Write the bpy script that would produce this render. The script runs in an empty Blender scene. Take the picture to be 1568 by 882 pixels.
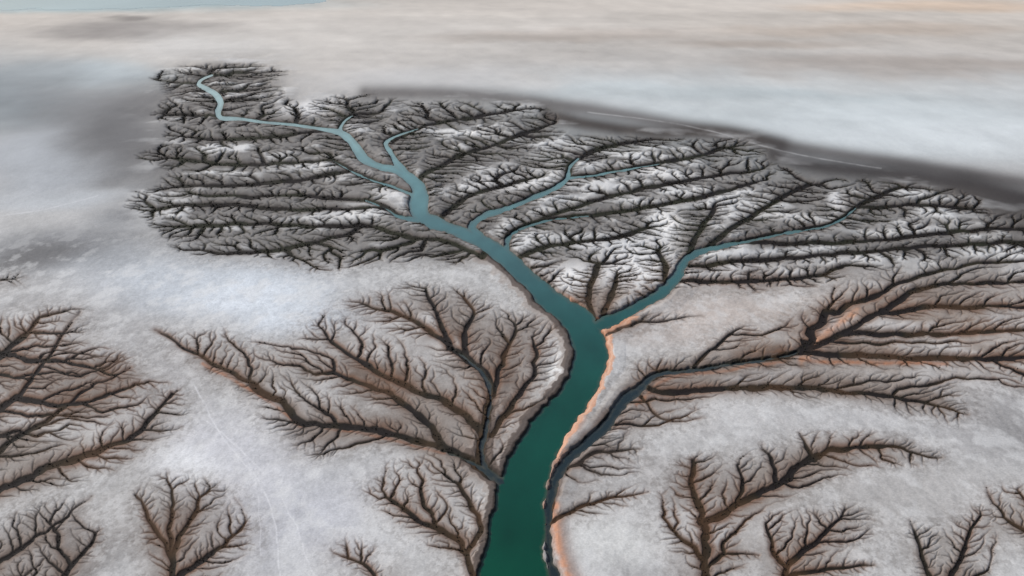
import bpy, math, random, time
import numpy as np
T0=time.time()
H=100.0; F=35/36*1568; CX=784.; CY=441.; P=math.radians(22)
cp,sp=math.cos(P),math.sin(P)
def unproj(px,py):
    t=py-CY
    dz=F*sp+t*cp
    return H*(px-CX)/dz, H*(F*cp-t*sp)/dz
def sindep(py):
    return np.sin(P+np.arctan((py-CY)/F))
_gy=np.arange(-150,1200,1.); _gv=np.cumsum(1/np.maximum(sindep(_gy),.1)**.62)
def g2(py): return np.interp(py,_gy,_gv)
def ginv(v): return np.interp(v,_gv,_gy)
def lin(c):
    c=np.array(c,dtype=np.float32)/255.
    return np.where(c<=0.04045,c/12.92,((c+0.055)/1.055)**2.4).astype(np.float32)
LATS={}
def vnoise(x,y,seed):
    if seed not in LATS: LATS[seed]=np.random.default_rng(seed).random((256,256),dtype=np.float32)
    L=LATS[seed]
    xi=np.floor(x).astype(np.int32); yi=np.floor(y).astype(np.int32)
    fx=(x-xi).astype(np.float32); fy=(y-yi).astype(np.float32)
    fx=fx*fx*(3-2*fx); fy=fy*fy*(3-2*fy)
    x0=xi&255; x1=(xi+1)&255; y0=yi&255; y1=(yi+1)&255
    return (L[y0,x0]*(1-fx)+L[y0,x1]*fx)*(1-fy)+(L[y1,x0]*(1-fx)+L[y1,x1]*fx)*fy
def fbm(x,y,o,seed,g=.5):
    s=0;a=1.;n=0
    for i in range(o):
        s=s+a*vnoise(x*(2.03**i)+17.3*i,y*(2.03**i)+5.1*i,seed+i); n+=a; a*=g
    return s/n
gx,gy=1.1,.95
CX0,CY0=-120.,-40.
NX=int((1690-CX0)/gx); NY=int((930-CY0)/gy)
cxs=CX0+gx*np.arange(NX); cys=CY0+gy*np.arange(NY)
def newf(v): return np.full((NY,NX),v,dtype=np.float32)
cxf=cxs.astype(np.float32); cyf=cys.astype(np.float32)
def seg(x0,y0,x1,y1,R,ys=1.0):
    i0=max(0,int((min(x0,x1)-R-CX0)/gx)); i1=min(NX,int((max(x0,x1)+R-CX0)/gx)+2)
    j0=max(0,int((min(y0,y1)-R/ys-CY0)/gy)); j1=min(NY,int((max(y0,y1)+R/ys-CY0)/gy)+2)
    if i0>=i1 or j0>=j1: return None
    X=cxf[i0:i1][None,:]-x0; Y=(cyf[j0:j1][:,None]-y0)*ys
    dx=x1-x0; dy=(y1-y0)*ys; L=dx*dx+dy*dy+1e-9
    t=np.clip((X*dx+Y*dy)/L,0,1)
    d=np.sqrt((X-t*dx)**2+(Y-t*dy)**2)
    return (slice(j0,j1),slice(i0,i1)),d,t
def catmull(pts,step=5.):
    p=np.array(pts,float); out=[]
    q=np.vstack([2*p[0]-p[1],p,2*p[-1]-p[-2]])
    for i in range(1,len(q)-2):
        n=max(1,int(np.hypot(*(q[i+1]-q[i])[:2])/step))
        for k in range(n):
            t=k/n
            out.append(0.5*(2*q[i]+(q[i+1]-q[i-1])*t+(2*q[i-1]-5*q[i]+4*q[i+1]-q[i+2])*t*t+(3*q[i]-q[i-1]-3*q[i+1]+q[i+2])*t**3))
    out.append(p[-1]); return np.array(out)
def warp(p,amp=3.,sc=22.,seed=900):
    x=p[:,0];y=p[:,1]
    s=np.clip((y-60)/500,0.25,1.2)
    wx=fbm(x/sc,y/sc*1.6,2,seed)-.5; wy=fbm(x/sc+31,y/sc*1.6+7,2,seed+5)-.5
    q=p.copy(); q[:,0]=x+wx*amp*2*s; q[:,1]=y+wy*amp*1.4*s; return q
main=[(786,990,116),(786,940,112),(786,882,104),(787,840,86),(793,800,80),(798,760,72),(803,735,68),(816,700,58),(838,660,54),(860,630,52),(884,600,48),(898,570,49),(905,540,50),(899,515,50),(884,490,40),(859,470,34),(835,450,30),(814,430,27),(793,410,26),(770,390,25),(745,373,22),(715,358,17),(680,345,17),(650,332,22),(641,318,27),(643,300,26),(640,285,22),(627,270,18),(608,260,12),(580,253,10),(558,242,13),(547,228,14),(535,212,12),(518,201,8),(490,196,5),(450,190,4),(405,186,4),(370,181,5),(338,179,7),(334,168,9),(338,157,9),(330,143,9),(315,134,8),(304,128,6),(310,120,4),(325,114,2)]
rivers=[('m',main),
('m',[(905,500,14),(930,492,20),(960,477,17),(1005,452,16),(1035,425,15),(1048,400,12),(1075,383,9),(1130,371,5),(1200,356,4),(1260,346,3),(1290,333,2.5),(1310,318,1.5)]),
('m',[(735,360,12),(722,345,11),(745,328,9),(780,317,7),(820,300,7),(850,287,7),(868,272,6),(872,255,4),(885,242,2)]),
('m',[(868,272,4),(910,267,3),(960,258,2),(1010,250,1.5)]),
('m',[(775,378,8),(780,360,5),(800,348,4),(850,334,2),(900,330,1.5)]),
('m',[(622,264,12),(606,246,9),(597,230,7),(590,219,5),(605,208,3),(640,196,1.5)]),
('m',[(636,298,7),(605,286,3.5),(570,275,3),(540,262,2),(510,245,1.5)]),
('m',[(640,335,9),(610,330,4),(592,318,2.5),(560,305,1.5)]),
('m',[(528,206,7),(521,196,4),(529,183,3),(540,176,1.5)]),
('d',[(868,990,26),(862,930,22),(850,882,15),(840,845,9),(838,800,10),(844,755,12),(858,718,15),(880,692,16),(910,668,15),(936,640,16),(955,612,15),(985,590,12),(1005,573,8),(1060,565,5),(1120,557,5),(1190,546,4),(1222,538,3)]),
('d',[(780,742,18),(752,722,9),(738,695,7),(745,650,5),(752,610,4),(744,578,4),(715,548,3),(695,535,2)]),
('d',[(755,728,9),(715,702,5),(680,690,3)]),
]
sd=newf(60.); rid=newf(0.)
for kind,pts in rivers:
    c=catmull(pts,5.); w=c[:,2].copy(); c=warp(c[:,:2],1.8,26.)
    w*=1+0.3*(fbm(np.arange(len(w))*.35,np.zeros(len(w))+w[0],2,77)-.5)
    for i in range(len(c)-1):
        r=seg(c[i,0],c[i,1],c[i+1,0],c[i+1,1],w[i]/2+26)
        if r is None: continue
        s,d,t=r; v=d-(w[i]*(1-t)+w[i+1]*t)/2
        m=v<sd[s]; sd[s]=np.where(m,v,sd[s]); rid[s]=np.where(m,1. if kind=='d' else 0.,rid[s])
def inpoly(x,y,poly):
    r=np.zeros(x.shape,bool); n=len(poly)
    for i in range(n):
        x0,y0=poly[i]; x1,y1=poly[(i+1)%n]
        if y0==y1: continue
        c=((y0>y)!=(y1>y))&(x<(x1-x0)*(y-y0)/(y1-y0)+x0); r^=c
    return r
SEGS=[]
def grow(poly,skels,sx,bf=0.45,wt=0.4,wk=0.2,wmax=5.,seed=1,rej=0.2,alpha=1.,kfac=.8,wa=.24,rag=1.,xm=1.):
    rg=np.random.default_rng(seed)
    NP=[];par=[];wmin=[]
    for ws,we,pts in skels:
        c=warp(catmull(pts,6.),5.5,24.); n=len(c)
        k=-1
        if NP:
            A=np.array(NP); k=int(np.argmin(np.hypot(A[:,0]-c[0,0],A[:,1]-c[0,1])))
            if np.hypot(*(A[k]-c[0]))>35: k=-1
        for i in range(n):
            par.append(k); k=len(NP); NP.append(c[i]); wmin.append(ws+(we-ws)*i/(n-1))
    base=len(NP); S=np.array(NP); SX,SY=S[:,0]*xm,g2(S[:,1])
    qs=[]
    v0=g2(min(p[1] for p in poly)); v1=g2(max(p[1] for p in poly)); x0=min(p[0] for p in poly); x1=max(p[0] for p in poly)
    for lev,m_ in enumerate((3.6,1.9,1.)):
        s_=sx*m_; aa,bb=np.meshgrid(np.arange(x0,x1,s_/xm),np.arange(v0,v1,s_*1.05))
        aa=(aa+rg.uniform(-.48,.48,aa.shape)*s_/xm).ravel(); bb=ginv((bb+rg.uniform(-.48,.48,bb.shape)*s_).ravel())
        wx=aa+(fbm(aa/34,bb/20,3,seed+50)-.5)*44*rag; wy=bb+(fbm(aa/34+9,bb/20+3,3,seed+60)-.5)*26*rag*np.clip(bb/500,.35,1)
        k=inpoly(wx,wy,poly); k&=~((vnoise(aa/34,bb/15,seed+70)<rej)&(rg.random(len(aa))<(.35,.65,.9)[lev]))
        aa,bb=aa[k]*xm,g2(bb[k])
        if len(aa)==0: continue
        dm=np.array([np.min((SX-a)**2+(SY-b)**2) for a,b in zip(aa,bb)])
        o=np.argsort(dm); qs.append(np.stack([aa[o],bb[o]],1))
    Q=np.concatenate(qs); n=len(Q)
    cap=base+n*9+10
    GX=np.empty(cap);GY=np.empty(cap);PL=np.empty(cap);PA=np.full(cap,-1,int)
    GX[:base]=SX;GY[:base]=SY;PA[:base]=par
    for i in range(base):
        p_=par[i]; PL[i]=0 if p_<0 else PL[p_]+kfac*math.hypot(SX[i]-SX[p_],SY[i]-SY[p_])
    BP=np.empty(cap); BP[:base]=bf*PL[:base]; m=base; stp=sx*.6
    for a,b in Q:
        d=np.hypot(GX[:m]-a,GY[:m]-b)
        k=int(np.argmin(d+BP[:m])); D=d[k]
        if D<sx*.25: continue
        ns=max(1,min(8,int(round(D/stp)))); ox,oy=GX[k],GY[k]
        for j in range(1,ns+1):
            GX[m]=ox+(a-ox)*j/ns; GY[m]=oy+(b-oy)*j/ns; PA[m]=k; PL[m]=PL[k]+D/ns; BP[m]=bf*PL[m]; k=m; m+=1
        if m>=cap-9: break
    GX=GX[:m];GY=GY[:m];PA=PA[:m]
    acc=np.ones(m); mc=np.full(m,-1,int); best=np.zeros(m)
    for i in range(m-1,0,-1):
        p_=PA[i]
        if p_>=0:
            acc[p_]+=acc[i]
            if acc[i]>best[p_]: best[p_]=acc[i]; mc[p_]=i
    ok=np.arange(m)>=base; ok&=(mc>=0); ii=np.where(ok)[0]
    for it in range(3):
        nx=GX.copy();ny=GY.copy()
        nx[ii]=.4*GX[ii]+.3*GX[PA[ii]]+.3*GX[mc[ii]]; ny[ii]=.4*GY[ii]+.3*GY[PA[ii]]+.3*GY[mc[ii]]
        GX,GY=nx,ny
    pp=np.stack([GX/xm,ginv(GY)],1); pp2=warp(pp,3.,11.,333); pp2[:base]=pp[:base]; pp=pp2
    w=np.minimum(wt+wk*np.sqrt(acc-1),wmax)
    w[:base]=np.maximum(np.array(wmin),np.minimum(w[:base],wmax))
    w*=.6+.85*fbm(pp[:,0]/9,pp[:,1]/6,2,seed+90)
    al=np.clip(wa+.15*np.sqrt(acc),0,1)*alpha
    for i in range(m):
        p_=PA[i]
        if p_>=0: SEGS.append((pp[i,0],pp[i,1],pp[p_,0],pp[p_,1],w[i],min(w[p_],w[i]*1.5+.3),al[i]))
FAR=[(225,115),(300,98),(400,95),(450,107),(425,125),(440,150),(470,165),(510,145),(580,145),(650,155),(760,155),(840,160),(850,185),(880,205),(1000,210),(1050,212),(1130,212),(1170,225),(1185,250),(1230,265),(1265,288),(1280,272),(1380,275),(1460,290),(1500,320),(1680,345),(1680,400),(1500,388),(1400,400),(1290,430),(1200,445),(1060,442),(1030,440),(960,478),(905,485),(870,450),(820,430),(795,405),(760,385),(700,400),(560,405),(480,412),(400,395),(330,390),(260,385),(250,350),(190,320),(200,300),(260,280),(210,235),(260,200),(220,170),(240,150),(235,125)]
mr=[(p[0],p[1]) for p in main]
def rv(i): return [(p[0],p[1]) for p in rivers[i][1]]
grow(FAR,[(.5,.5,mr[14:]),(.5,.5,rv(1)),(.5,.5,rv(2)),(.5,.5,rv(3)),(.5,.5,rv(4)),(.5,.5,rv(5)),(.5,.5,rv(6)),(.5,.5,rv(7)),(.5,.5,rv(8)),
 (3.4,1.6,[(905,475),(903,445),(912,418),(918,400)]),(3.,1.4,[(925,480),(938,450),(945,425)]),(3.2,1.4,[(1040,415),(1062,372),(1078,340),(1095,318)]),(2.8,1.,[(1020,430),(1018,405),(1008,385)]),
 (2.6,1.,[(740,395),(690,372),(620,360),(560,345),(480,345),(400,340),(300,345)]),(2.2,1,[(590,320),(520,318),(430,318),(330,312),(240,318)]),
 (2.2,1,[(510,245),(450,248),(360,250),(260,240)]),(2.2,1,[(500,200),(430,208),(340,212),(260,205)]),(2,1,[(560,305),(460,298),(380,300),(300,298)]),
 (2.2,1,[(560,345),(500,365),(430,380),(350,388)]),(2,1,[(540,262),(450,275),(350,282),(270,285)]),(2,1,[(338,179),(300,175),(250,172)]),(2,1,[(304,128),(270,125),(230,118)]),
 (2.2,1,[(645,270),(700,240),(770,215),(850,185)]),(2,1,[(600,215),(660,190),(740,175),(820,165)]),(2,1,[(665,345),(700,310),(760,285),(830,270)]),
 (2.2,1,[(1010,250),(1060,240),(1110,225)]),(2,1,[(885,242),(920,225),(980,215)]),(2.2,1,[(1130,371),(1230,372),(1350,365),(1500,350),(1640,352)]),
 (2.2,1,[(1055,408),(1150,398),(1280,388),(1420,375),(1560,370)]),(2.2,1,[(1310,318),(1340,300),(1380,284)]),(2,1,[(1310,318),(1400,312),(1490,318)]),
 (2,1,[(1075,383),(1150,330),(1200,300),(1240,280)]),(2,1,[(800,348),(900,310),(1000,285),(1120,265)]),(2,1,[(1030,430),(1150,428),(1260,420)]),
 (2,1,[(905,330),(990,315),(1080,300),(1170,275)]),(2.2,1,[(790,395),(850,375),(930,365),(990,350)])],
 5.8,bf=.32,kfac=.3,wt=.52,wk=.31,wmax=4.4,seed=11,rej=.2,wa=.36,xm=.72,rag=1.3)
print('far',len(SEGS),time.time()-T0)
T1=[(240,500),(340,500),(385,520),(440,530),(470,495),(515,455),(600,430),(700,430),(760,460),(835,480),(858,510),(862,560),(840,600),(790,660),(765,730),(700,700),(600,685),(520,680),(480,715),(430,680),(400,640),(380,600),(320,570)]
grow(T1,[(5.5,3.5,[(768,735),(745,718),(736,690),(745,650),(752,610),(744,575),(715,545),(690,532)]),
 (5.5,2,[(750,730),(712,700),(660,680),(600,663),(530,652),(490,650),(455,645),(440,622),(390,590),(320,552),(270,522),(240,505)]),
 (6,5,[(460,646),(448,636),(436,618),(410,606),(385,590)]),
 (4.8,1.5,[(715,545),(712,510),(725,475),(700,445)]),(4.4,1.4,[(690,532),(650,500),(610,480),(570,470)]),(3.8,1.2,[(690,532),(670,480),(650,440)]),
 (4,1.3,[(740,660),(690,620),(600,580),(540,545),(500,515)]),(4,1.3,[(755,665),(790,610),(820,560),(815,515)]),(3.4,1.2,[(680,690),(650,640),(590,600),(510,570)]),(2,1,[(752,610),(770,550),(790,500)])],
 7.6,wmax=6.,seed=21,rej=.27)
T11=[(890,690),(950,610),(975,560),(1000,540),(1060,545),(1120,500),(1150,500),(1200,530),(1210,480),(1240,460),(1290,435),(1380,402),(1500,388),(1680,380),(1680,600),(1530,595),(1450,560),(1490,620),(1470,655),(1390,640),(1300,612),(1150,605),(1080,610),(1085,640),(980,655),(940,690)]
grow(T11,[(3,3,[(840,800),(858,715),(910,668),(950,615),(985,590),(1010,572),(1060,565),(1120,556),(1190,546),(1222,538),(1290,510),(1320,492),(1345,478)]),
 (4.5,1.5,[(1222,538),(1350,545),(1450,548),(1680,545)]),(4,1.5,[(1340,480),(1450,468),(1680,472)]),(3.2,1.3,[(1290,510),(1400,512),(1680,500)]),
 (3.8,1.2,[(985,592),(1040,600),(1100,595),(1250,596),(1400,612),(1480,635)]),(6.5,4.5,[(1205,545),(1228,533),(1245,516),(1240,502),(1258,492),(1264,478),(1284,478),(1294,466),(1315,462)]),(5,1.3,[(1315,462),(1345,448),(1400,425),(1500,402),(1680,396)]),
 (2.6,1.2,[(975,600),(1020,640),(1080,638)]),(2,1,[(1060,560),(1110,520),(1140,500)]),(3,1,[(1350,475),(1420,440),(1550,430),(1680,432)]),(2,1,[(1230,520),(1320,525),(1400,525),(1500,522)])],
 7.2,wmax=5.5,seed=31,rej=.22,xm=.8)
def G(poly,sk,sx=7.8,wk=.225,**k): grow(poly,sk,sx,wk=wk,**k)
G([(540,730),(620,690),(700,700),(745,760),(740,820),(722,870),(660,835),(600,800)],[(4,1.5,[(725,940),(722,870),(705,830),(640,795),(580,752)]),(2.5,1,[(718,850),(735,800),(700,740)])],seed=41)
G([(490,840),(540,815),(590,850),(600,900),(560,900)],[(2.5,1.2,[(590,930),(565,870),(510,845)])],seed=42)
G([(195,740),(250,715),(330,735),(385,790),(390,850),(330,890),(265,910),(215,850)],[(6,2,[(265,940),(262,855),(240,810),(205,755)]),(5,1.5,[(262,850),(290,795),(320,745)]),(5,1.5,[(268,885),(320,850),(375,800)]),(3,1.3,[(262,850),(262,800),(260,735)])],seed=43)
G([(-110,500),(60,470),(110,460),(150,480),(150,520),(200,540),(210,570),(290,590),(295,640),(240,680),(190,720),(120,740),(0,765),(-110,800)],
 [(5,2,[(-110,800),(-20,758),(60,722),(150,690),(205,665),(240,630),(262,600)]),(4.8,1.5,[(-60,775),(0,690),(60,650),(130,600),(200,560)]),(4.8,1.5,[(-110,690),(-20,640),(40,590),(90,520),(120,475)]),(4,1.3,[(-110,600),(-30,560),(30,520),(60,485)])],seed=44,wmax=5.5)
G([(-110,820),(60,770),(140,750),(100,810),(158,800),(150,850),(90,930),(-110,930)],[(4,1.5,[(-110,930),(0,860),(80,805),(140,762)]),(4.5,1.5,[(60,940),(110,870),(150,812)]),(3,1,[(-60,900),(20,890),(80,850)])],seed=45)
G([(1005,760),(1040,700),(1095,688),(1130,710),(1160,670),(1210,690),(1225,655),(1330,650),(1462,695),(1440,718),(1330,718),(1250,745),(1180,770),(1130,830),(1165,855),(1100,905),(1010,830)],
 [(7,3.5,[(1080,950),(1078,860),(1078,800),(1062,750),(1060,705)]),(6,1.7,[(1080,800),(1130,770),(1190,742),(1250,700),(1330,682),(1440,702)]),(4.5,1.3,[(1190,742),(1180,700),(1165,680)]),(4.5,1.3,[(1250,705),(1230,675),(1225,660)]),(3,1.2,[(1130,770),(1140,730),(1130,710)]),(3,1.3,[(1078,860),(1040,820),(1012,790)]),(3,1.3,[(1078,870),(1120,845),(1160,850)])],9.,seed=46,wk=.27,wmax=6,rag=.7)
G([(1165,790),(1240,775),(1320,765),(1350,810),(1300,850),(1350,865),(1250,910),(1180,910)],[(5,1.5,[(1185,950),(1205,870),(1245,830),(1300,780)]),(4,1.5,[(1200,880),(1280,870),(1340,865)]),(3,1.2,[(1205,870),(1180,830),(1170,800)])],seed=47)
G([(1385,790),(1440,800),(1500,770),(1530,810),(1525,882),(1440,910),(1400,882)],[(5.5,1.5,[(1440,950),(1420,865),(1395,795)]),(4.5,1.5,[(1440,930),(1475,845),(1500,785)]),(3,1,[(1450,905),(1510,870),(1525,830)])],seed=48)
G([(1505,740),(1680,740),(1680,860),(1560,830),(1520,800)],[(4,1.5,[(1680,860),(1570,810),(1530,780),(1510,745)]),(3,1.3,[(1600,830),(1580,780),(1560,750)])],seed=49)
G([(850,790),(900,740),(1000,740),(990,772),(900,795)],[(3.4,1.2,[(842,802),(875,778),(920,766),(990,752)])],seed=50)
G([(885,705),(960,660),(1000,680),(980,730),(900,745)],[(3,1.2,[(862,722),(900,700),(935,690),(985,690)])],seed=51,alpha=.8)
G([(930,505),(1000,478),(1080,480),(1075,495),(980,505)],[(2.2,1,[(928,512),(960,498),(1010,490),(1075,484)])],seed=52,alpha=.8)
G([(-110,425),(30,410),(45,432),(-20,450),(-110,450)],[(2,1,[(-110,440),(-20,432),(40,425)])],seed=53,alpha=.7)
print('segs',len(SEGS),time.time()-T0)
cov=newf(0.); halo=newf(0.); glow=newf(0.)
for x0,y0,x1,y1,w0,w1,a in SEGS:
    ys=.88/max(.15,float(math.sin(P+math.atan((y0-CY)/F))))**.5
    mw=max(w0,w1); R=mw*3.4+3.5 if mw>1. else mw*2.2+2.6
    r=seg(x0,y0,x1,y1,R,ys)
    if r is None: continue
    s,d,t=r; w=w0*(1-t)+w1*t; g=min(1,.12+w0*.3)
    np.maximum(cov[s],np.clip((w+.6-d)/1.05,0,1)*a,out=cov[s])
    np.maximum(halo[s],np.clip(1-d/(w*2.2+1.6),0,1)*g,out=halo[s])
    if mw>1.: np.maximum(glow[s],np.clip(1-d/(w*3.4+3.),0,1)*g,out=glow[s])
print('stamped',time.time()-T0)
def blur(a,rx,ry,n=2):
    for _ in range(n):
        for ax,r in ((1,rx),(0,ry)):
            pad=[(0,0),(0,0)]; pad[ax]=(r+1,r)
            c=np.cumsum(np.pad(a,pad,mode='edge').astype(np.float64),axis=ax)
            if ax==1: a=((c[:,2*r+1:]-c[:,:-2*r-1])/(2*r+1)).astype(np.float32)
            else: a=((c[2*r+1:,:]-c[:-2*r-1,:])/(2*r+1)).astype(np.float32)
    return a
dens=blur(cov,13,7); densw=blur(cov,34,16); densf=blur(cov,16,5)
edge=np.clip(densf*7-.15,.25,1); cov*=edge; halo*=edge
scrub_pts=[s for s in SEGS if s[4]>1.2]
xl=np.array([-6000,-3500,-2200,-1500,-1000,-700,-500,-350,-230,-160.]); xr=np.array([1730,1800,1920,2070,2270,2600,3100,3800,5000,7600.])
yt=np.array([-174.5,-172,-168,-162,-154,-144,-132,-118,-104,-90,-76,-64,-52.]); yb=np.array([950,1000,1060,1150,1300,1500,1800,2300.])
xs=np.concatenate([xl,cxs,xr]); ys=np.concatenate([yt,cys,yb])
padw=((len(yt),len(yb)),(len(xl),len(xr)))
def full(a,c): return np.pad(a,padw,mode='constant',constant_values=c)
cov,halo,glow,dens,densw=[full(a,0.) for a in (cov,halo,glow,dens,densw)]; sd=full(sd,60.); rid=full(rid,0.)
PX,PY=np.meshgrid(xs,ys); X,Y=unproj(PX,PY); PX=PX.astype(np.float32);PY=PY.astype(np.float32)
sc_p=np.clip((PY-80)/350,.25,1.2)
sd=sd+((fbm(PX/11,PY/7,3,500)-.5)*5.5*sc_p)*np.clip((60-sd)/30,0,1)
wxn=fbm(X/55,Y/90,4,100)-.5; wyn=fbm(X/55+40,Y/90+13,4,120)-.5
pers=np.clip((PY+60)/500,.15,1.2)
ZX=PX+wxn*180; ZY=PY+wyn*90*pers
col=np.empty(PX.shape+(3,),np.float32); col[:]=lin((188,188,189))
def mix(c,w):
    global col
    col+=(lin(c)-col)*np.clip(w,0,1)[...,None]
def zone(cx,cy,rx,ry,c,s,p=1.6):
    mix(c,s*np.exp(-(((ZX-cx)/rx)**2+((ZY-cy)/ry)**2)**p))
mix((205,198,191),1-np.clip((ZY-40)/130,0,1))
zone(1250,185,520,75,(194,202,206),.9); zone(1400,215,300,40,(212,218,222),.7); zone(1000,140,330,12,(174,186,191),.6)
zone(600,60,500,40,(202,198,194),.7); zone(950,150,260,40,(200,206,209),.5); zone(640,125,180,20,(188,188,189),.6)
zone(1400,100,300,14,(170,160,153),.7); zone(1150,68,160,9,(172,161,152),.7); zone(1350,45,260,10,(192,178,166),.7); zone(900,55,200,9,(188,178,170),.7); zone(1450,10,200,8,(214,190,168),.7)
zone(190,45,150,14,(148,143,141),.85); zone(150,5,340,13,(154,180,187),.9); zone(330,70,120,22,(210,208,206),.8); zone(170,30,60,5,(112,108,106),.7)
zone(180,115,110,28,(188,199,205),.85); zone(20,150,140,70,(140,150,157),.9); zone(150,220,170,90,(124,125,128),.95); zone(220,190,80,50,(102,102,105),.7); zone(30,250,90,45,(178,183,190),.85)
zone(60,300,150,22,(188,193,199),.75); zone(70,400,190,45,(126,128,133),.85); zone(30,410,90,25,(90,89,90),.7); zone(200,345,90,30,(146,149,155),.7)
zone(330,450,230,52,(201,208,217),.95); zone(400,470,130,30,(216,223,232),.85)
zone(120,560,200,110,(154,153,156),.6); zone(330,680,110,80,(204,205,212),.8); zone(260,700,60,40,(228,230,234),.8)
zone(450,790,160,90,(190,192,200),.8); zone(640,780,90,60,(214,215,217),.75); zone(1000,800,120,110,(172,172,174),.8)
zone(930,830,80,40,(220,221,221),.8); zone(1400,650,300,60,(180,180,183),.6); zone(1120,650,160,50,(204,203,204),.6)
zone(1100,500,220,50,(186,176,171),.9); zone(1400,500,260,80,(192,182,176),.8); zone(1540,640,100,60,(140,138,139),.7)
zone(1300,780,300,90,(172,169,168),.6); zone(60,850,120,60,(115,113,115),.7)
def strokes(L):
    for c,w,s,pts in L:
        p=warp(catmull(pts,10.),3.,30.); m=newf(0.)
        for i in range(len(p)-1):
            r=seg(p[i,0],p[i,1],p[i+1,0],p[i+1,1],w*2.2,1.0)
            if r is None: continue
            sl,d,t=r; m[sl]=np.maximum(m[sl],np.exp(-(d/w)**2.2))
        m=full(m,0.)
        if w<9: m=m*np.clip(.35+1.6*(fbm(PX/14,PY/9,3,600)-.25),0,1)
        mix(c,m*s)
strokes([((108,105,105),12,.9,[(560,142),(700,144),(850,160),(1000,184),(1180,220),(1400,254),(1680,298)]),((66,60,58),14,.98,[(838,176),(900,190),(1000,203),(1090,203),(1150,211),(1195,225)]),((64,61,62),22,.99,[(1185,238),(1260,256),(1380,268),(1470,282),(1560,303),(1680,328)]),((62,58,58),30,.92,[(1480,298),(1568,328),(1680,358)])])
near=np.clip((PY-150)/300,0,1); near2=np.clip((PY-330)/90,0,1)
n1=fbm(X/9,Y/14,5,200); n2=fbm(X/1.6,Y/2.4,4,220,.65); n3=fbm(X/30,Y/50,4,240)
sp2=fbm(X/.55,Y/.8,3,245,.7)
stk=fbm(X/26+Y/70,Y/60,4,248); stf=fbm(X/260+Y/400,Y/70,5,249,.6)
inn=np.clip(dens*2.8,0,1); inw=np.clip(densw*3.2,0,1)
col*=(1+(n1-.5)*(.16+.14*near)+(stk-.5)*.2+(n3-.5)*.08+(stf-.5)*.42*(1-near)+((n2-.5)*.3+(sp2-.5)*.34)*near)[...,None]
fr=np.clip((fbm(X/4,Y/6,5,250,.6)-.50)*6,0,1)*near2; mix((224,225,227),fr*.42*(1-np.clip(dens*3,0,1)))
tipz=np.clip(densw*9,0,1)*(1-inw)*near2
mix((236,237,239),tipz*np.clip((fbm(X/1.1,Y/1.5,4,252,.7)-.46)*7,0,1)*.6); mix((104,100,98),tipz*np.clip((fbm(X/.8,Y/1.1,4,256,.7)-.52)*7,0,1)*.65)
farw=1-np.clip((PY-385)/70,0,1)
mix((98,93,90),inw*farw*.72)
mix((122,108,98),inw*(1-farw)*.72)
mix((92,70,55),np.clip((fbm(X/14,Y/20,4,285)-.46)*5,0,1)*inw*(1-farw)*.55)
rn=fbm(X/24,Y/16,4,260); rm=fbm(X/10,Y/15,4,262)
mix((228,229,231),np.clip((rn*.65+rm*.35-.52)*7,0,1)*inw*np.clip(1-halo*1.3,0,1)*(.8*farw+.5*(1-farw)))
for c,x,y,rx,ry,s in [((240,240,241),875,418,36,22,.97),((236,236,237),1022,350,28,36,.95),((232,232,234),968,402,66,36,.92),((228,229,231),940,370,60,12,.85),((226,226,228),780,280,70,12,.75),((234,234,234),720,203,70,6,.8),((238,238,239),1030,270,60,7,.85),((232,232,234),475,170,45,14,.8),((228,228,230),1265,300,14,20,.85),((230,230,231),590,295,30,8,.7),((238,238,238),852,568,13,24,.8),((236,236,236),560,330,80,8,.4),((238,238,239),1200,330,90,7,.6),((238,238,239),1380,345,110,6,.6)]:
    mix(c,s*np.exp(-(((PX+wxn*60-x)/rx)**2+((PY+wyn*40-y)/ry)**2)**1.5)*np.clip(1-cov*1.2,0,1))
rh=np.clip((fbm(X/16,Y/24,3,280)-.36)*5,0,1)
mix((118,94,80),glow*(1-farw)*.6); mix((74,68,63),glow*farw*.45)
mix((146,96,64),rh*halo*(1-farw)*.75)
mix((62,48,40),np.clip(halo*1.1,0,1)**1.2*.8*np.clip(.45+fbm(X/5,Y/8,3,300),0,1))
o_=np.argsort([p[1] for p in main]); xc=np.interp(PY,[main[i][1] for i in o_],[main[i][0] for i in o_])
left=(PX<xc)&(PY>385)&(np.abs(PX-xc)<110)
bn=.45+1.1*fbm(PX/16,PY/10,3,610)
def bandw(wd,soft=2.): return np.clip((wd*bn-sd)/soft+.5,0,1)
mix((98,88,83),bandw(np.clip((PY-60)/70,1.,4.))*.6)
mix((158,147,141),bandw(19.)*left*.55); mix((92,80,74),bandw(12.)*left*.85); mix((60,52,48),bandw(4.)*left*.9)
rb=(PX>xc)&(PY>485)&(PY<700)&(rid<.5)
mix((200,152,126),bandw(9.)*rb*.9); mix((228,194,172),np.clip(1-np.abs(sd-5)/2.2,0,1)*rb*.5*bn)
mix((140,88,62),bandw(1.6)*rb*.7)
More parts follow.
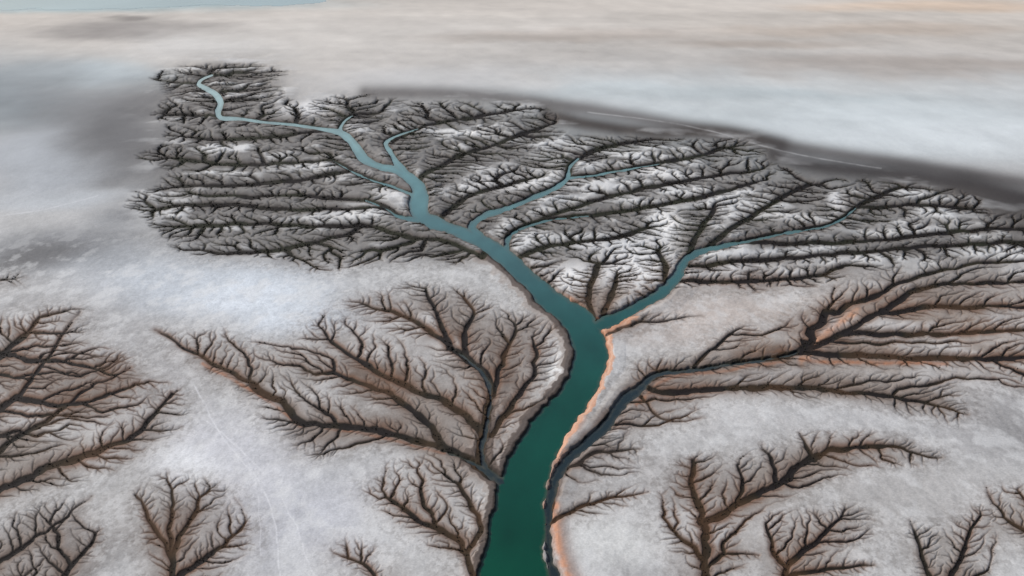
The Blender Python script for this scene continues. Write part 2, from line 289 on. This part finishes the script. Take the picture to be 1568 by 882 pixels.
strokes([((150,122,108),13,.6,[(895,940),(882,890),(866,840),(856,800)]),((200,148,120),7,.95,[(885,940),(872,890),(857,840),(849,800),(850,775)]),((206,160,136),6,.95,[(833,778),(850,722),(868,672),(893,640)]),((180,128,100),3,.7,[(929,508),(955,492),(985,470),(1020,450)]),
 ((150,108,86),3,.7,[(975,622),(1005,590),(1040,575),(1110,568),(1200,556)]),((196,148,120),5.5,.9,[(1228,555),(1262,512),(1284,495),(1312,476)]),((165,112,82),3.5,.85,[(1225,552),(1350,555),(1450,556)]),((165,112,82),3,.7,[(460,652),(440,635),(385,598),(310,556)]),((145,100,76),2.5,.6,[(500,655),(600,672),(680,695)]),
 ((190,140,114),4,.8,[(905,490),(900,478),(880,462),(850,448)]),((190,140,116),2.5,.9,[(822,800),(826,840),(832,900)]),
 ((230,231,236),1.3,.5,[(300,590),(335,660),(400,745),(420,800),(430,890)]),((230,231,236),1.1,.45,[(340,660),(430,760),(480,880)]),((228,229,234),1.,.4,[(310,640),(370,690),(395,760),(398,850)]),((222,223,228),.9,.4,[(0,330),(60,322),(150,300)]),((214,214,216),.9,.35,[(900,172),(1050,192),(1200,232),(1350,258)])])
vg=fbm(X/10,Y/16,3,320)
dark=lin((24,20,17))+(lin((36,38,25))-lin((24,20,17)))*np.clip((vg-.42)*5,0,1)[...,None]
rust=lin((78,50,33)); k=(np.clip((vg-.46)*5,0,1)*(1-farw)*.55)[...,None]; dark=dark+(rust-dark)*k
col+=(dark-col)*np.clip(cov*1.08,0,1)[...,None]*.97
mix((40,48,44),np.clip(-sd/2+.5,0,1))
col*=np.array([.995,1.,.985],np.float32)
ds=np.clip(Y/190,.8,3.)
z=((n1-.5)*(.1+.22*inw)+(rm-.5)*.7*inw+(n2-.5)*.1*near)*ds
z+=(-halo*.34-cov*.24)*ds*.7
z=z*np.clip(sd/7,0,1)
z+=.5*np.clip(sd/10,0,1)*np.clip((30-sd)/20,0,1)*ds*.5
z+= -1.3*np.clip((1.5-sd)/4.,0,1)
z*=np.where(PY<60,np.clip((PY-20)/40,0,1),1)
z=np.where((PY<-38)|(PY>925)|(PX<-118)|(PX>1680),np.clip(z,-.3,.3),z).astype(np.float32)
WL=-.45
def build(name,Xa,Ya,Za,C,keep=None,face=None):
    ny,nx=Xa.shape
    idx=np.arange(ny*nx,dtype=np.int32).reshape(ny,nx)
    q=np.stack([idx[1:,:-1],idx[1:,1:],idx[:-1,1:],idx[:-1,:-1]],-1)
    if keep is not None:
        kc=keep[1:,:-1]|keep[1:,1:]|keep[:-1,1:]|keep[:-1,:-1]
        if face is not None: kc&=face[1:,1:]
        q=q[kc]
    q=q.reshape(-1,4); V=np.stack([Xa,Ya,Za],-1).reshape(-1,3).astype(np.float32); Cc=C.reshape(-1,3)
    if keep is not None:
        u,inv=np.unique(q,return_inverse=True); V=V[u]; Cc=Cc[u]; q=inv.reshape(-1,4).astype(np.int32)
    return mk(name,V,q,Cc)
def mk(name,V,q,Cc):
    nv=q.shape[1]
    me=bpy.data.meshes.new(name); me.vertices.add(len(V)); me.vertices.foreach_set('co',V.ravel())
    me.loops.add(q.size); me.loops.foreach_set('vertex_index',q.ravel().astype(np.int32))
    me.polygons.add(len(q)); me.polygons.foreach_set('loop_start',np.arange(0,q.size,nv,dtype=np.int32))
    me.polygons.foreach_set('use_smooth',np.ones(len(q),bool))
    a=me.color_attributes.new('surface','FLOAT_COLOR','POINT')
    a.data.foreach_set('color',np.concatenate([Cc,np.ones((len(Cc),1),np.float32)],1).astype(np.float32).ravel())
    me.update(calc_edges=True)
    o=bpy.data.objects.new(name,me); bpy.context.collection.objects.link(o); return o
col=np.clip(col,.008,.88)
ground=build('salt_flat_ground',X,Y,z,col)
wc=np.empty_like(col); stops=[(100,(172,200,200)),(190,(138,172,172)),(260,(100,142,144)),(340,(74,114,116)),(430,(48,90,90)),(500,(26,80,74)),(600,(10,70,58)),(760,(4,66,52)),(882,(3,66,48))]  # water base colour pales with distance: sky reflection painted into it
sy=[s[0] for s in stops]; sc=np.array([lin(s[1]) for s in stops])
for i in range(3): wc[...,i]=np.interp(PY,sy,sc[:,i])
dk=lin((34,42,48)); wc+=(dk-wc)*(rid*.9)[...,None]
wc*=(.72+.56*fbm(X/6,Y/14,4,400))[...,None]
sh=np.clip(1+sd/5.,0,1)*.5*(bn-.3); wc+=(lin((96,92,78))-wc)*np.clip(sh,0,1)[...,None]
wz=np.full(X.shape,WL)
dkm=rid>.5
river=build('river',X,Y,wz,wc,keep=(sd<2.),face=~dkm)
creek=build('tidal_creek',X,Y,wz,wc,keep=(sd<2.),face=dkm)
lgm=np.exp(-(((ZX-130)/420)**2+((ZY-2)/11)**2)**1.6)+(fbm(X/60,Y/90,4,700)-.5)*.6
lgc=np.empty_like(col); lgc[:]=lin((160,184,192)); lgc*=(.8+.4*fbm(X/80,Y/200,4,710))[...,None]
lag=build('shallow_lagoon',X,Y,np.full(X.shape,.06),lgc,keep=(lgm>.5)&(PY<20))
rg=np.random.default_rng(5); S=np.array(scrub_pts); rep=4
S=np.repeat(S,rep,axis=0); t=rg.random(len(S)); w=S[:,4]+.5
sx_=S[:,0]*(1-t)+S[:,2]*t+rg.normal(0,.6,len(S))*w; sy_=S[:,1]*(1-t)+S[:,3]*t+rg.normal(0,.34,len(S))*w
ii=np.clip(((sx_-CX0)/gx).round().astype(int),0,NX-1)+len(xl); jj=np.clip(((sy_-CY0)/gy).round().astype(int),0,NY-1)+len(yt)
pr=np.clip(fbm(sx_/22,sy_/14,3,810)*2.2-.55,0.05,1)*np.where(sy_>450,.55,1.)
k=(sd[jj,ii]>1.5)&(sx_>CX0)&(sx_<1680)&(sy_<925)&(rg.random(len(S))<pr)
sx_,sy_,ii,jj=sx_[k],sy_[k],ii[k],jj[k]; gxw,gyw=unproj(sx_,sy_); gz=z[jj,ii]
n=len(gxw); nb=7; print('tufts',n)
size=(rg.uniform(.08,.22,n)*np.clip(gyw/190,.8,2.6))
c0=np.stack([gxw,gyw,gz],1)[:,None,:]+rg.normal(0,1,(n,nb,3))*np.array([.6,.6,0])*size[:,None,None]
ang=rg.uniform(0,math.tau,(n,nb)); s_=size[:,None]*rg.uniform(.6,1.3,(n,nb))
dx=np.stack([np.cos(ang),np.sin(ang),0*ang],-1)*s_[...,None]*.45
lean=rg.normal(0,.45,(n,nb,3))*s_[...,None]; lean[...,2]=s_*rg.uniform(.6,1.2,(n,nb))
V=np.stack([c0-dx,c0+dx,c0+lean],2).reshape(-1,3).astype(np.float32)
q=np.arange(len(V),dtype=np.int32).reshape(-1,3)
tone=rg.uniform(.5,1.5,(n,1,1))*np.ones((n,nb,3)); base=np.where((rg.random(n)<.5)[:,None],lin((44,42,27))[None],lin((46,34,25))[None])
Cc=(np.repeat(base,nb*3,axis=0)*tone.reshape(-1,1)).astype(np.float32)
scrub=mk('scrub_vegetation',V,q,Cc)
print('mesh',time.time()-T0)
def mat(name):
    m=bpy.data.materials.new(name); m.use_nodes=True; return m,m.node_tree.nodes,m.node_tree.links
m,N,L=mat('salt_crust'); b=N['Principled BSDF']; b.inputs['Roughness'].default_value=.85; b.inputs['Specular IOR Level'].default_value=.2
at=N.new('ShaderNodeAttribute'); at.attribute_name='surface'
tc=N.new('ShaderNodeTexCoord'); nz=N.new('ShaderNodeTexNoise'); nz.inputs['Scale'].default_value=2.6; nz.inputs['Detail'].default_value=6; nz.inputs['Roughness'].default_value=.75
L.new(tc.outputs['Object'],nz.inputs['Vector'])
mr_=N.new('ShaderNodeMapRange'); mr_.inputs['From Min'].default_value=.3; mr_.inputs['From Max'].default_value=.7; mr_.inputs['To Min'].default_value=.83; mr_.inputs['To Max'].default_value=1.14
L.new(nz.outputs['Fac'],mr_.inputs['Value'])
mx=N.new('ShaderNodeVectorMath'); mx.operation='SCALE'; L.new(at.outputs['Color'],mx.inputs[0]); L.new(mr_.outputs['Result'],mx.inputs['Scale']); L.new(mx.outputs['Vector'],b.inputs['Base Color'])
bp=N.new('ShaderNodeBump'); bp.inputs['Strength'].default_value=.25; bp.inputs['Distance'].default_value=.06; L.new(nz.outputs['Fac'],bp.inputs['Height']); L.new(bp.outputs['Normal'],b.inputs['Normal'])
ground.data.materials.append(m)
m,N,L=mat('scrub_leaf'); b=N['Principled BSDF']; b.inputs['Roughness'].default_value=.9
at=N.new('ShaderNodeAttribute'); at.attribute_name='surface'; L.new(at.outputs['Color'],b.inputs['Base Color']); scrub.data.materials.append(m)
m,N,L=mat('tinted_water'); b=N['Principled BSDF']; b.inputs['Roughness'].default_value=.2; b.inputs['IOR'].default_value=1.33
at=N.new('ShaderNodeAttribute'); at.attribute_name='surface'; L.new(at.outputs['Color'],b.inputs['Base Color'])
nz=N.new('ShaderNodeTexNoise'); nz.inputs['Scale'].default_value=1.; nz.inputs['Detail'].default_value=5
tc=N.new('ShaderNodeTexCoord'); L.new(tc.outputs['Object'],nz.inputs['Vector'])
bp=N.new('ShaderNodeBump'); bp.inputs['Strength'].default_value=.15; bp.inputs['Distance'].default_value=.1; L.new(nz.outputs['Fac'],bp.inputs['Height']); L.new(bp.outputs['Normal'],b.inputs['Normal'])
for o in (river,creek,lag): o.data.materials.append(m)
EL,AZ=math.radians(38),math.radians(-62)
w=bpy.data.worlds.new('World'); bpy.context.scene.world=w; w.use_nodes=True
N=w.node_tree.nodes; sky=N.new('ShaderNodeTexSky'); sky.sky_type='NISHITA'; sky.sun_disc=False; sky.sun_elevation=EL; sky.sun_rotation=AZ; sky.dust_density=3.; sky.air_density=1.
w.node_tree.links.new(sky.outputs['Color'],N['Background'].inputs['Color']); N['Background'].inputs['Strength'].default_value=.095
sl=bpy.data.lights.new('sun','SUN'); sl.energy=3.2; sl.angle=math.radians(6); sl.color=(1,.965,.91)
so=bpy.data.objects.new('sun',sl); bpy.context.collection.objects.link(so)
from mathutils import Vector
dv=Vector((math.sin(AZ)*math.cos(EL),math.cos(AZ)*math.cos(EL),math.sin(EL)))
so.rotation_euler=dv.to_track_quat('Z','Y').to_euler(); so.location=(0,0,200)
cam=bpy.data.cameras.new('camera'); cam.lens=35; cam.sensor_width=36; cam.clip_end=200000; cam.clip_start=.5
co=bpy.data.objects.new('camera',cam); bpy.context.collection.objects.link(co); co.location=(0,0,H); co.rotation_euler=(math.pi/2-P,0,0)
sc_=bpy.context.scene; sc_.camera=co
sc_.view_settings.view_transform='Standard'; sc_.view_settings.look='None'; sc_.view_settings.exposure=0
print('done',time.time()-T0)
